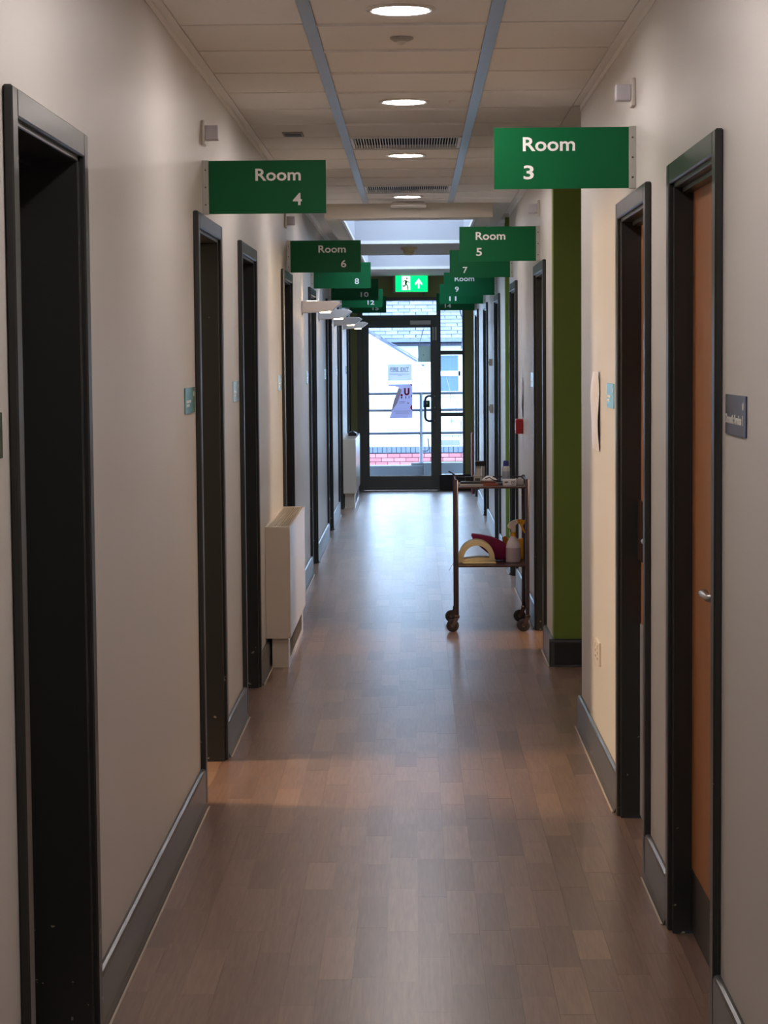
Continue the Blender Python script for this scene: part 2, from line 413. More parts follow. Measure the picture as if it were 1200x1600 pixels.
struct(B(FX1-.02, AR, YE-.03, YE, 0, .19).build('baseboard_end', BSK), 'black skirting right of the exit screen')
struct(B(-AL, FX0, YE-.03, YE, 0, .16).build('baseboard_end', BSK), 'black skirting left of the exit screen')

# ------------------------------------------------------------ doors along the corridor
LEAFD = mat('dark_door_leaf', (34, 30, 30), .45)
def handle(parent, x, y, z, s, ydir):
    """lever handle standing off a leaf at x towards side s, lever pointing along ydir"""
    m = MB(); m.lathe([(.026, 0), (.026, .008), (.022, .010)], x, y, z, 18, 'x') if s > 0 else m.lathe([(.026, 0), (.026, -.008), (.022, -.010)], x, y, z, 18, 'x')
    pts = [(x+s*.008, y, z), (x+s*.045, y, z), (x+s*.055, y+ydir*.012, z), (x+s*.055, y+ydir*.12, z), (x+s*.045, y+ydir*.132, z)]
    m.tube(pts, .0095, 10)
    return m.build('handle', STEEL, parent)
def corridor_door(n, side, d0, d1, depth, leaf, lab, open_=False, kick=None, leafm=None, hy=None):
    s = 1 if side == 'left' else -1; xw = -AL if s > 0 else AR
    t = thing('door_%d' % n, lab, None, (xw, (d0+d1)/2, 0), kind='structure')
    c = .058; P = .02
    # architrave (proud of the wall), mitred look: two legs and a head
    m = MB()
    for (a, b_) in ((d0, d0+c), (d1-c, d1)): m.box(xw, xw+s*P, a, b_, 0, DT)
    m.box(xw, xw+s*P, d0+c, d1-c, DT-c, DT)
    m.build('architrave', FRAME, t, bev=.004)
    # inner bead of the architrave
    m = MB()
    for (a, b_) in ((d0+c, d0+c+.012), (d1-c-.012, d1-c)): m.box(xw-s*T, xw+s*.008, a-.02, b_, 0, DT-c+.01)
    m.box(xw-s*T, xw+s*.008, d0+c, d1-c, DT-c-.012, DT-c+.02)
    m.build('lining', FRAME, t, bev=.002)
    dl = depth
    m = MB(); q = .014; e = c+.012
    for (a, b_) in ((d0+e, d0+e+q), (d1-e-q, d1-e)): m.box(xw-s*(dl-.03), xw-s*(dl-.002), a, b_, 0, DT-e-.001)
    m.box(xw-s*(dl-.03), xw-s*(dl-.002), d0+e, d1-e, DT-e-q, DT-e-.001)
    m.build('door_stop', FRAME, t)
    lm = leafm or LEAFD; a, b_ = d0+e+.003, d1-e-.003; zt = DT-e-.004
    if open_:                                  # swung back into the room at the near jamb
        lf = B(xw-s*(T+.01), xw-s*(T+.84), a+.002, a+.046, .008, zt).build('leaf', lm, t)
        return t
    lf = B(xw-s*dl, xw-s*(dl+.044), a, b_, .008, zt).build('leaf', lm, t, bev=.001)
    if kick: B(xw-s*(dl-.0015), xw-s*dl, a+.004, b_-.004, .012, kick).build('kick_plate', mat('black_kick_plate', (30, 29, 30), .4), lf)
    handle(lf, xw-s*dl, hy if hy else (a+.09), 1.045, s, 1)
    return t
for i, (d0, d1) in enumerate(LD):
    corridor_door(i+1, 'left', d0, d1, .13, True, 'dark recessed doorway, %s along the left wall' % ords[i], open_=(i == 1))
RV = ['closed oak door with lever handle in charcoal frame, nearest on the right wall', 'charcoal framed oak door, second along the right wall']
corridor_door(9, 'right', *RD[0], .045, True, RV[0], kick=.19, leafm=WOOD, hy=RD[0][0]+.165)
d2 = corridor_door(10, 'right', *RD[1], .062, True, RV[1], leafm=WOOD)
for i in range(2, 7):
    corridor_door(9+i, 'right', *RD[i], .10, True, 'dark recessed doorway, %s along the right wall' % ords[i], open_=(i == 2))
# plates on the second right door
x = AR+.062; y0 = RD[1][0]
lf2 = [c for c in d2.children if c.name.startswith('leaf')][0]
y1 = RD[1][1]-.075
m = MB().box(x-.003, x, RD[1][0]+.08, y1-.002, .012, .70); m.build('kick_plate', mat('pale_grey_plate', (168, 170, 176), .35), lf2)
m = MB().box(x-.012, x, y1-.15, y1-.02, .93, 1.14); m.build('lock_case', BRONZE, lf2, bev=.002)

# ------------------------------------------------------------ room number signs
SLAB = {4: 'green sign numbered four, the nearest and largest on the left wall', 6: 'dark green sign numbered six, second on the left, edge on to the fourth doorway',
 8: 'green sign numbered eight, its word hidden behind the sign in front', 10: 'green sign numbered ten, just above the slab wall lights', 12: 'green sign numbered twelve, lower right of sign ten',
 15: 'green sign numbered fifteen, smallest and furthest on the left wall', 3: 'green sign numbered three, the biggest sign, hung in front of the alcove', 5: 'green sign numbered five, second on the right wall',
 7: 'green sign numbered seven, its word hidden behind sign five', 9: 'green sign numbered nine, third row down of the stacked right signs', 11: 'green sign numbered eleven, last but one on the right wall', 14: 'green sign numbered fourteen, lowest and furthest on the right wall'}
def room_sign(num, side, Y, ztop, hsz=.2, word=True):
    s = 1 if side == 'left' else -1; xw = -AL if s > 0 else AR
    t = thing('room_sign', SLAB[num], 'sign', (xw, Y, ztop-hsz/2), 'green projecting room number signs')
    W = .45; x0 = xw+s*.018; x1 = x0+s*W; zb = ztop-hsz
    B(min(x0, x1), max(x0, x1), Y-.003, Y+.003, zb, ztop).build('board', SIGN, t)
    B(xw, xw+s*.024, Y-.009, Y+.009, zb-.002, ztop+.002).build('mount_channel', ALU, t, bev=.001)
    for z in (zb+.035, zb+hsz/2, ztop-.035): MB().lathe([(.0035, 0), (.003, -.0015)], xw+s*.012, Y-.009, z, 8, 'y').build('screw', DARKST, t)
    rw, rh = .172, .046; nw = .034*len(str(num)) + (.006 if len(str(num)) > 1 else 0); nh = .046
    L = min(x0, x1); R = max(x0, x1)
    if side == 'left': rx = R-.095-rw; nx = R-.092-nw
    else: rx = L+.095; nx = L+.097
    lettering('Room', rx, zb+.615*hsz, rw, rh, Y-.003, SWHITE, t)
    lettering(str(num), nx, zb+.155*hsz, nw, nh, Y-.003, SWHITE, t)
for num, Y, z in ((4, 8.20, 2.396), (6, 13.6, 2.385), (8, 16.75, 2.385), (10, 20.3, 2.385), (12, 23.3, 2.385), (15, 26.1, 2.385)): room_sign(num, 'left', Y, z)
for num, Y, z in ((3, 7.16, 2.40), (5, 12.55, 2.40), (7, 15.9, 2.43), (9, 18.95, 2.385), (11, 22.0, 2.385), (14, 25.1, 2.385)): room_sign(num, 'right', Y, z)

# over-door indicator units above the signs
def indicator(side, Y, z, lab):
    s = 1 if side == 'left' else -1; xw = -AL if s > 0 else AR
    t = thing('call_indicator', lab, 'indicator lamp', (xw, Y, z), 'wall call indicators above the room signs')
    MB().box(xw, xw+s*.014, Y-.04, Y+.04, z-.046, z+.046).build('back_plate', WHITE, t, bev=.005, seg=2)
    MB().box(xw+s*.014, xw+s*.064, Y-.027, Y+.027, z-.027, z+.027).build('lens', mat('milky_lens', (205, 203, 212), .35), t, bev=.004, seg=2)
indicator('left', 8.2, 2.50, 'pale call indicator on the near left wall, over the nearest left sign')
indicator('right', 7.2, 2.515, 'pale call indicator over the biggest sign, near right wall')
indicator('left', 13.45, 2.50, 'tiny call indicator over the second left sign, further along')
indicator('right', 12.6, 2.505, 'tiny call indicator over the second right sign, beyond the alcove')

# ------------------------------------------------------------ downlights and ceiling fittings
GLOW = mat('downlight_diffuser', (255, 240, 235), .5, emit=(255, 243, 238), strength=DOWNLIGHT)
def downlight(X, Y, lab):
    t = thing('downlight', lab, 'ceiling light', (X, Y, CEIL), 'round recessed downlights')
    z = CEIL-.004
    MB().lathe([(.086, -.001), (.092, -.007), (.104, -.007), (.110, -.003), (.110, 0)], X, Y, z, 40).build('trim_ring', WHITE, t)
    MB().lathe([(.0, -.0035), (.088, -.0035), (.088, -.001)], X, Y, z, 40, smooth=False).build('diffuser', GLOW, t)
labs = ['round downlight nearest the viewer, at the top edge of the ceiling view', 'second round downlight from the viewer', 'third round downlight, just beyond the first air grille', 'fourth round downlight, just before the rooflights']
for i, Y in enumerate((6.85, 9.29, 11.74, 14.75)): downlight(-.033 if i == 0 else -.033, Y, labs[i])
for Y, q in ((4.42, 'just out of view above the top of the photo'), (2.0, 'above the viewer'), (-.4, 'behind the viewer')): downlight(-.033, Y, 'round downlight '+q)
t = thing('ceiling_sensor', 'small round sensor between the first two downlights', 'sensor', (-.033, 7.45, CEIL))
MB().lathe([(.04, 0), (.04, -.006), (.03, -.012), (.018, -.014)], -.033, 7.45, CEIL-.004, 24).build('rim', mat('sensor_plastic', (170, 165, 158), .4), t)
MB().lathe([(.016, -.014), (.012, -.024), (0.0, -.028)], -.033, 7.45, CEIL-.004, 18).build('dome', WHITE, t)
t = thing('sprinkler_rosette', 'tiny white disc in the ceiling right of the second downlight', 'sprinkler', (.17, 9.3, CEIL))
MB().lathe([(.012, 0), (.012, -.006), (.004, -.012), (0, -.012)], .17, 9.3, CEIL-.004, 14).build('disc', WHITE, t)
t = thing('ceiling_vent', 'small dark slotted vent in the left hand ceiling tiles', 'air vent', (-.58, 10.58, CEIL))
B(-.63, -.53, 10.5, 10.68, CEIL-.010, CEIL-.004).build('plate', mat('vent_plate', (150, 142, 134), .5), t, bev=.002)
m = MB()
for q in range(3): m.box(-.62, -.54, 10.53+q*.045, 10.555+q*.045, CEIL-.0125, CEIL-.010)
m.build('slot', BLACK, t)
t = thing('emergency_light', 'flat white rectangular fitting below the ceiling at the rooflight soffit', 'ceiling light', (-.03, 15.3, CEIL))
B(-.145, .085, 15.22, 15.38, CEIL-.028, CEIL-.009).build('body', WHITE, t, bev=.004, seg=2)
B(-.155, .095, 15.21, 15.39, CEIL-.040, CEIL-.028).build('lens', mat('fitting_lens', (225, 220, 214), .3), t, bev=.004, seg=2)
t = thing('smoke_detector', 'cream smoke detector hanging from the soffit between the rooflights', 'smoke detector', (-.035, 19.6, SOF))
CRM = mat('cream_plastic', (226, 210, 160), .45)
MB().lathe([(.075, 0), (.075, -.02), (.06, -.026)], -.035, 19.6, SOF, 24).build('base', CRM, t)
MB().lathe([(.052, -.026), (.048, -.055), (.03, -.07), (0, -.072)], -.035, 19.6, SOF, 24).build('sensor_chamber', CRM, t)

# ------------------------------------------------------------ wall lamps beyond room 8
WLG = mat('lamp_lens', (255, 226, 190), .5, emit=(255, 214, 168), strength=WALL_LAMP)
SHADE = mat('lamp_metal', (205, 196, 190), .35, var=.02)
def wall_lamp(Y, lab):
    x = -AL; z = 2.012; hw = .10
    t = thing('wall_lamp', lab, 'wall light', (x, Y, z), 'slab shaped wall lights on the left wall')
    # side profile in X-Z: slab with slanting nose
    pts = [(x, z-.042), (x, z+.042), (x+.25, z+.038), (x+.282, z+.022), (x+.212, z-.030), (x+.17, z-.036)]
    MB().prism(pts, 'y', Y-hw, Y+hw).build('body', SHADE, t, bev=.003)
    MB().box(x+.13, x+.20, Y-.07, Y+.07, z-.0415, z-.03).build('lower_lens', WLG, t)
    MB().lathe([(.0, .0445), (.035, .0445), (.035, .036)], x+.07, Y, z, 20).build('upper_lens', WLG, t)
    MB().box(x, x+.006, Y-.05, Y+.05, z-.055, z-.042).build('wall_plate', SHADE, t)
for i, Y in enumerate((15.45, 18.15, 21.7, 24.5)):
    wall_lamp(Y, ['nearest', 'second', 'third', 'furthest'][i] + ' of the four slab shaped wall lights on the left wall')

# ------------------------------------------------------------ name plates
def plaque(side, y0, y1, zb, zt, col, lab, text=None, bars=True, grp='door name plates'):
    s = 1 if side == 'left' else -1; xw = -AL if s > 0 else AR
    t = thing('name_plate', lab, 'name plate', (xw, (y0+y1)/2, (zb+zt)/2), grp)
    B(xw, xw+s*.004, y0, y1, zb, zt).build('plate', mat('plate_%d_%d_%d' % col, col, .22), t, bev=.001)
    PW = mat('plate_print', (226, 224, 216), .4)
    L = y1-y0; hh = zt-zb; xf = xw+s*.004
    ys = (lambda u: y0+u*L) if s > 0 else (lambda u: y1-u*L)
    if text: lettering(text, ys(.03), zb+.28*hh, L*.84, hh*.24, xf, PW, t, facing='right' if s > 0 else 'left', bold=.03, thick=.0006)
    elif bars:
        m = MB()
        for q, (a, b_) in enumerate(((.12, .55), (.12, .42))): m.box(xf, xf+s*.0006, min(ys(a), ys(b_)), max(ys(a), ys(b_)), zb+hh*(.42-.16*q), zb+hh*(.52-.16*q))
        m.build('print', PW, t)
    m = MB().lathe([(.009, 0), (.009, s*.0008)], xf, ys(.88), zb+hh*.74, 14, 'x', smooth=False); m.build('logo', PW, t)
    return t
GP = (70, 128, 108); BP = (176, 196, 198); LBP = (120, 178, 196)
plaque('left', 7.44, 7.76, 1.457, 1.548, GP, 'teal green name plate beside the second left door')
plaque('left', 9.43, 9.74, 1.457, 1.548, BP, 'pale name plate beside the third left door')
plaque('left', 12.58, 12.9, 1.457, 1.548, BP, 'pale name plate beside the fourth left door')
plaque('left', 15.9, 16.22, 1.457, 1.548, BP, 'pale name plate beside the fifth left door, under the first wall light')
plaque('left', 19.1, 19.42, 1.457, 1.548, BP, 'pale name plate beside the sixth left door')
plaque('left', 22.0, 22.32, 1.457, 1.548, BP, 'pale name plate beside the seventh left door')
plaque('left', 25.15, 25.47, 1.457, 1.548, BP, 'pale name plate beside the last left door')
plaque('left', 3.80, 4.12, 1.462, 1.55, (30, 60, 44), 'dark green plate just inside the left edge of the photo')
plaque('right', 4.77, 5.08, 1.464, 1.557, (52, 56, 84), 'navy name plate reading Domestic Services 1', text='Domestic Services 1')
plaque('right', 7.93, 8.2, 1.453, 1.545, LBP, 'light blue name plate just past the second right door')
plaque('right', 13.2, 13.5, 1.457, 1.548, BP, 'pale name plate past the third right door')

# ------------------------------------------------------------ small wall things
PAPER = mat('white_paper', (226, 222, 226), .35)
def paper_curl(xw, y0, y1, z0, z1, lab, bulge=.035, name='notice_sheet'):
    m = MB(); n = 10; r = 14; v = []; f = []
    for side in (0, .0008):
        for j in range(r+1):
            for i in range(n+1):
                u = i/n; q = j/r
                d = .004 + bulge*math.sin(PI*q)**.8*(.5+.5*math.sin(PI*u)) + .006*math.sin(7*q+3*u)*q
                v.append((xw-max(.002, d)-side, y0+(y1-y0)*u, z0+(z1-z0)*q))
    M = (n+1)*(r+1)
    for j in range(r):
        for i in range(n):
            a = j*(n+1)+i; f.append((a, a+1, a+n+2, a+n+1)); f.append((M+a, M+a+n+1, M+a+n+2, M+a+1))
    m.add(v, f, True); o = m.build(name, PAPER); return tag(o, lab, 'notice')
paper_curl(AR, 8.52, 8.84, 1.27, 1.585, 'buckled plastic covered notice on the near right wall, before the alcove', bulge=.012)
paper_curl(AR, 14.5, 14.72, 1.235, 1.50, 'narrow white notice above the red call point', bulge=.010)
def box_thing(name, cat, lab, x0, x1, y0, y1, z0, z1, m, parts=(), bev=.003):
    t = thing(name, lab, cat, ((x0+x1)/2, (y0+y1)/2, z0))
    B(x0, x1, y0, y1, z0, z1).build('body', m, t, bev=bev, seg=2)
    for (nm, a, mm) in parts: B(*a).build(nm, mm, t)
    return t
SOCK = mat('socket_plastic', (222, 212, 196), .3)
t = thing('wall_socket', 'white double electrical socket low on the near right wall', 'socket', (AR, 8.6, .46))
B(AR-.010, AR, 8.50, 8.70, .413, .507).build('face_plate', SOCK, t, bev=.003, seg=2)
for yy in (8.55, 8.65):
    B(AR-.014, AR-.010, yy-.012, yy+.012, .478, .494).build('switch', SOCK, t)
    m = MB(); m.box(AR-.0108, AR-.010, yy-.004, yy+.004, .455, .466)
    for q in (-.012, .012): m.box(AR-.0108, AR-.010, yy+q-.004, yy+q+.004, .435, .441)
    m.build('pin_slot', BLACK, t)
RED = mat('red_plastic', (170, 20, 26), .35)
t = thing('fire_call_point', 'red fire alarm call point on the right wall past the third door', 'fire alarm', (AR, 14.58, 1.17))
B(AR-.05, AR, 14.53, 14.64, 1.125, 1.225).build('body', RED, t, bev=.008, seg=2)
B(AR-.053, AR-.05, 14.56, 14.61, 1.15, 1.20).build('glass_window', mat('white_plastic', (230, 228, 226), .3), t)
for (Y, z0, z1, lab) in ((20.3, 1.56, 1.625, 'upper small white switch box on the far right wall'), (20.2, 1.12, 1.20, 'lower small white switch box on the far right wall')):
    t = thing('light_switch', lab, 'switch', (AR, Y, z0))
    B(AR-.03, AR, Y-.06, Y+.06, z0, z1).build('box', SOCK, t, bev=.003); B(AR-.034, AR-.03, Y-.02, Y+.02, z0+.02, z1-.02).build('rocker', mat('grey_rocker', (150, 150, 150), .4), t)
t = thing('red_board', 'thin red and white board standing against the far right wall by the exit', 'board', (AR-.035, 25.9, 0))
B(AR-.05, AR-.034, 25.75, 26.05, 0, .73).build('panel', mat('red_board_paint', (176, 60, 62), .5), t, bev=.002)
B(AR-.052, AR-.05, 25.79, 25.83, .05, .68).build('stripe', PAPER, t); B(AR-.052, AR-.05, 25.93, 25.97, .05, .68).build('stripe', PAPER, t)

# ------------------------------------------------------------ radiators on the left wall
GRL = mat('grille_shadow', (22, 20, 20), .6)
def radiator(y0, y1, proj, lab, item=False):
    x = -AL; xf = x+proj; zt, zb = .757, .160
    t = thing('fan_radiator', lab, 'radiator', (x, (y0+y1)/2, 0), 'cream box radiators on the left wall')
    # casing: ends, front, and rim around the top grille
    m = MB(); m.box(x, xf, y0, y0+.012, zb, zt); m.box(x, xf, y1-.012, y1, zb, zt); m.box(xf-.012, xf, y0+.012, y1-.012, zb, zt)
    m.box(x, xf-.012, y0+.012, y1-.012, zb, zb+.01); m.box(x, x+.014, y0+.012, y1-.012, zb, zt)
    m.build('casing', RADW, t, bev=.003, seg=2)
    m = MB(); n = 9
    B(x+.014, xf-.012, y0+.012, y1-.012, zt-.05, zt-.045).build('grille_shade_sheet', GRL, t)  # near-black sheet paints in the shade seen between the grille bars
    for i in range(n):
        q = x+.014+(proj-.026)*(i+.5)/n
        B(q-.0024, q+.0024, y0+.012, y1-.012, zt-.018, zt-.002).build('grille_bar', RADW, t)
    m = MB(); m.box(x+.03, xf-.015, y0+.03, y1-.03, 0, zb)
    p = m.build('plinth', RADW, t)
    m = MB(); n = 26
    for i in range(n):
        yy = y0+.2+(y1-y0-.4)*i/n; m.box(xf-.015, xf-.013, yy, yy+(y1-y0-.4)/n*.5, .04, .13)
    o = m.build('grille_slot', mat('slot_grey', (110, 108, 108), .5), p); o['kind'] = 'stuff'
radiator(11.35, 12.9, .132, 'long cream box radiator with slotted top between the third and fourth left doors')
radiator(23.5, 25.3, .155, 'smaller looking cream box radiator by the exit with a black object on top')
t = thing('black_gadget', 'small black object lying on the far radiator', 'object', (-.70, 24.6, .757))
MB().prism([(-.75, .757), (-.75, .79), (-.73, .80), (-.68, .80), (-.655, .785), (-.655, .757)], 'y', 24.5, 24.68).build('casing', BLACK, t)
MB().lathe([(.012, 0), (.012, .018), (.006, .022)], -.70, 24.59, .80, 12).build('knob', BLACK, t)

# ------------------------------------------------------------ trolley
TX0, TX1, TY0, TY1 = .250, .675, 12.84, 13.32
t = thing('trolley', 'two tier chrome trolley on castors standing at the right side of the corridor', 'trolley', ((TX0+TX1)/2, (TY0+TY1)/2, 0))
TUBE = mat('trolley_chrome', (84, 74, 80), .3, metal=.85, var=.08, scale=20)
ZL, ZT = .398, .870
for (x, y) in ((TX0, TY0), (TX1, TY0), (TX0, TY1), (TX1, TY1)):
    MB().lathe([(.012, .10), (.012, .909), (.008, .916), (0, .917)], x, y, 0, 14).build('leg', TUBE, t)
    fwd = -1
    cs = MB(); cs.lathe([(.014, .100), (.016, .092), (.016, .084), (.010, .080)], x, y, 0, 14)
    wx, wy = x-.026, y-.012
    for s in (-1, 1):   # fork cheeks
        cs.prism([(x-.012, .088), (x+.014, .088), (wx+.012, .034), (wx-.010, .034), (x-.022, .07)], 'y', y-.012+s*.015-.0015, y-.012+s*.015+.0015)
    cs.box(x-.014, x+.014, y-.028, y+.006, .084, .088)
    c = cs.build('castor', DARKST, t)
    MB().lathe([(.020, -.009), (.036, -.009), (.038, -.006), (.038, .006), (.036, .009), (.020, .009)], wx, wy, .038, 26, 'y').build('tyre', mat('grey_rubber', (52, 46, 46), .6), c)
    MB().lathe([(0, -.011), (.008, -.011), (.010, -.0085), (.0205, -.0085), (.0205, .0085), (.010, .0085), (.008, .011), (0, .011)], wx, wy, .038, 20, 'y').build('hub', mat('hub_grey', (150, 140, 134), .4), c)
def shelf(z, nm):
    m = MB().box(TX0, TX1, TY0-.004, TY1+.004, z-.010, z)
    s = m.build(nm, mat('shelf_steel', (92, 70, 66), .3, metal=.7), t, bev=.002)
    return s
shelf(ZL, 'lower_shelf'); shelf(ZT, 'upper_shelf')
for (a, b_) in (((TX0, TY0), (TX1, TY0)), ((TX0, TY1), (TX1, TY1)), ((TX0, TY0), (TX0, TY1)), ((TX1, TY0), (TX1, TY1))):
    if a[1] == b_[1] == TY0: continue
    MB().tube([(a[0], a[1], ZT+.034), (b_[0], b_[1], ZT+.034)], .005, 8).build('guard_rail', TUBE, t)
m = MB()
for z in (.30, .79): m.lathe([(.007, -.002), (.007, .002)], TX1-.012, TY1-.01, z, 10, 'x')
m.build('reflective_stud', WHITE, t)

G1 = 'items on the trolley'
def tb(name, cat, lab, x0, x1, y0, y1, z0, z1, m, rot=0, bev=.0015):
    o = B(x0, x1, y0, y1, z0, z1).build(name, m, None, bev=bev, origin=((x0+x1)/2, (y0+y1)/2, z0)); o.rotation_euler.z = rot
    return tag(o, lab, cat)
# upper shelf
z = ZT
tb('paper_stack', 'papers', 'flat stack of white papers at the left end of the trolley top', .272, .42, 12.95, 13.14, z, z+.012, mat('grey_papers', (176, 170, 168), .5), .02)
tb('paper_folder', 'folder', 'black folder lying over the white papers on the trolley top', .28, .43, 12.97, 13.10, z+.012, z+.022, BLACK, -.05)
tb('black_box', 'box', 'small black box on the left of the trolley top', .312, .362, 13.15, 13.2, z, z+.045, BLACK, .05)
t2 = thing('carton', 'small grey and white carton beside the black box on the trolley top', 'box', (.385, 13.2, z))
B(.362, .412, 13.16, 13.24, z, z+.052).build('box', mat('grey_card', (176, 170, 160), .5), t2, bev=.001)
B(.372, .402, 13.1592, 13.16, z+.015, z+.035).build('label_patch', mat('dark_print', (70, 66, 66), .5), t2)
# tall tub with black lid
t2 = thing('lidded_tub', 'tall grey tub with a black lid at the back of the trolley top', 'container', (.408, 13.27, z))
TUBM = mat('tub_grey', (152, 146, 142), .45)
B(.380, .414, 13.245, 13.29, z, z+.105).build('body', TUBM, t2, bev=.003); B(.418, .436, 13.245, 13.29, z, z+.105).build('body', TUBM, t2, bev=.003)
B(.376, .440, 13.24, 13.295, z+.105, z+.135).build('lid', BLACK, t2, bev=.004)
B(.381, .413, 13.2443, 13.245, z+.02, z+.09).build('label_print', mat('pale_print', (190, 184, 178), .5), t2)
tb('brown_booklet', 'booklet', 'orange brown booklet lying in the middle of the trolley top', .41, .50, 12.95, 13.15, z, z+.014, mat('orange_brown_cover', (150, 84, 62), .5), .05)
tb('brown_booklet', 'booklet', 'dark rust booklet on top of the orange brown booklet', .405, .495, 12.96, 13.15, z+.014, z+.026, mat('rust_cover', (104, 56, 46), .5), -.06)
# crumpled tissue
def crumple(name, lab, cat, cx, cy, z0, rx, ry, h, m, seed=1, par=None):
    r = random.Random(seed); mb = MB(); n, k = 16, 6; v = [(cx, cy, z0+h)]; f = []
    for j in range(1, k+1):
        for i in range(n):
            a = 2*PI*i/n; q = j/k
            v.append((cx+rx*q*math.cos(a)*(1+r.uniform(-.08, .08)), cy+ry*q*math.sin(a)*(1+r.uniform(-.08, .08)), z0+h*(1-q**2)*(1+r.uniform(-.35, .25))+.0005))
    for i in range(n): f.append((0, 1+i, 1+(i+1) % n))
    for j in range(k-1):
        for i in range(n):
            a = 1+j*n+i; b_ = 1+j*n+(i+1) % n; f.append((a, a+n, b_+n, b_))
    f.append(tuple(1+(k-1)*n+i for i in range(n)))
    mb.add(v, f, True); return tag(mb.build(name, m), lab, cat)
crumple('paper_tissue', 'crumpled white tissue lying on the rust booklet', 'tissue', .455, 13.07, z+.026, .05, .05, .026, PAPER, 3)
# open black clip / glasses case
m = MB().tube([(.43, 13.02, z+.040), (.455, 13.0, z+.048), (.475, 12.99, z+.034), (.52, 13.02, z+.024), (.56, 13.06, z+.020)], .0032, 8)
tag(m.build('black_strap', BLACK), 'thin black strap curling over the booklets on the trolley top', 'strap')
tb('grey_wallet', 'wallet', 'dark grey wallet pushed between booklets and white carton on the trolley top', .495, .575, 13.0, 13.14, z, z+.012, mat('dark_grey_cover', (60, 52, 54), .5), .1)
t2 = thing('white_carton', 'flat white carton with a square black emblem on the trolley top', 'box', (.575, 13.02, z))
B(.535, .617, 12.97, 13.09, z, z+.034).build('box', PAPER, t2, bev=.001)
m = MB(); ex, ez = .597, z+.017
for a in ((ex-.010, ex+.010, ez+.007, ez+.010), (ex-.010, ex+.010, ez-.010, ez-.007), (ex-.010, ex-.007, ez-.007, ez+.007), (ex+.007, ex+.010, ez-.007, ez+.007), (ex-.003, ex+.003, ez-.003, ez+.003)): m.box(a[0], a[1], 12.9692, 12.97, a[2], a[3])
m.build('emblem', BLACK, t2)
B(.545, .565, 12.9692, 12.97, z+.018, z+.024).build('print', BLACK, t2)
t2 = thing('spray_can', 'white spray can with a dark blue cap standing on the trolley top', 'spray can', (.563, 13.2, z))
MB().lathe([(.024, 0), (.025, .004), (.025, .092), (.020, .104), (.015, .108)], .563, 13.2, z, 22).build('can', mat('can_white', (196, 200, 206), .3), t2)
MB().lathe([(.017, .106), (.017, .135), (.013, .140), (0, .141)], .563, 13.2, z, 20).build('cap', mat('navy_cap', (32, 36, 120), .35), t2)
MB().lathe([(.0253, .025), (.0253, .075)], .563, 13.2, z, 22).build('label_band', mat('can_label', (160, 170, 184), .4), t2)
t2 = thing('clear_tray', 'small clear plastic tray at the right end of the trolley top', 'tray', (.645, 13.1, z))
m = MB().box(.62, .662, 13.0, 13.2, z, z+.003); m.box(.62, .622, 13.0, 13.2, z, z+.03); m.box(.66, .662, 13.0, 13.2, z, z+.03); m.box(.62, .662, 13.0, 13.002, z, z+.03); m.box(.62, .662, 13.198, 13.2, z, z+.03)
m.build('tray', mat('frosted_plastic', (190, 182, 176), .3), t2)
t2 = thing('ink_pen', 'black pen leaning outwards over the left end of the trolley', 'pen', (.235, 12.93, z+.05))
MB().tube([(.250, 12.935, .934), (.205, 12.93, .962)], .004, 8).build('barrel', BLACK, t2)
MB().tube([(.262, 12.936, .9345), (.250, 12.935, .9335)], .005, 8).build('cap', DARKST, t2)
# lower shelf
z = ZL
CREAM = mat('cream_paper', (222, 204, 158), .6, var=.05)
# arched folded paper pad
def arc_band(cx, cz, R, th, a0, a1, sx=1, n=26):
    o, i_ = [], []
    for k in range(n+1):
        a = a0+(a1-a0)*k/n
        o.append((cx+R*math.cos(a)*sx, cz+R*math.sin(a))); i_.append((cx+(R-th)*math.cos(a)*sx, cz+(R-th)*math.sin(a)*1.0))
    return o, i_
o_, i_ = arc_band(.374, z+.034, .108, .030, -.08, PI+.25)
m = MB(); n = len(o_)
v = []; f = []
for yy in (12.935, 13.09):
    v += [(p[0], yy, p[1]) for p in o_] + [(p[0], yy, p[1]) for p in i_]
for k_ in range(n-1):
    f += [(k_, k_+1, n+k_+1, n+k_), (2*n+k_, 3*n+k_, 3*n+k_+1, 2*n+k_+1), (k_, 2*n+k_, 2*n+k_+1, k_+1), (n+k_, n+k_+1, 3*n+k_+1, 3*n+k_)]
f += [(0, n, 3*n, 2*n), (n-1, 2*n-1, 4*n-1, 3*n-1)]
t2 = thing('folded_paper_pad', 'cream paper pad bent into an arch on the lower trolley shelf', 'paper pad', (.374, 13.0, z))
m.add(v, f); m.build('arched_leaf', CREAM, t2)
B(.285, .49, 12.935, 13.10, z+.0005, z+.012).build('flat_leaf', CREAM, t2, bev=.003)
MB().prism([(.29, z+.012), (.30, z+.028), (.38, z+.038), (.47, z+.034), (.486, z+.02), (.484, z+.012)], 'y', 12.95, 13.09).build('flat_leaf', CREAM, t2, bev=.003)
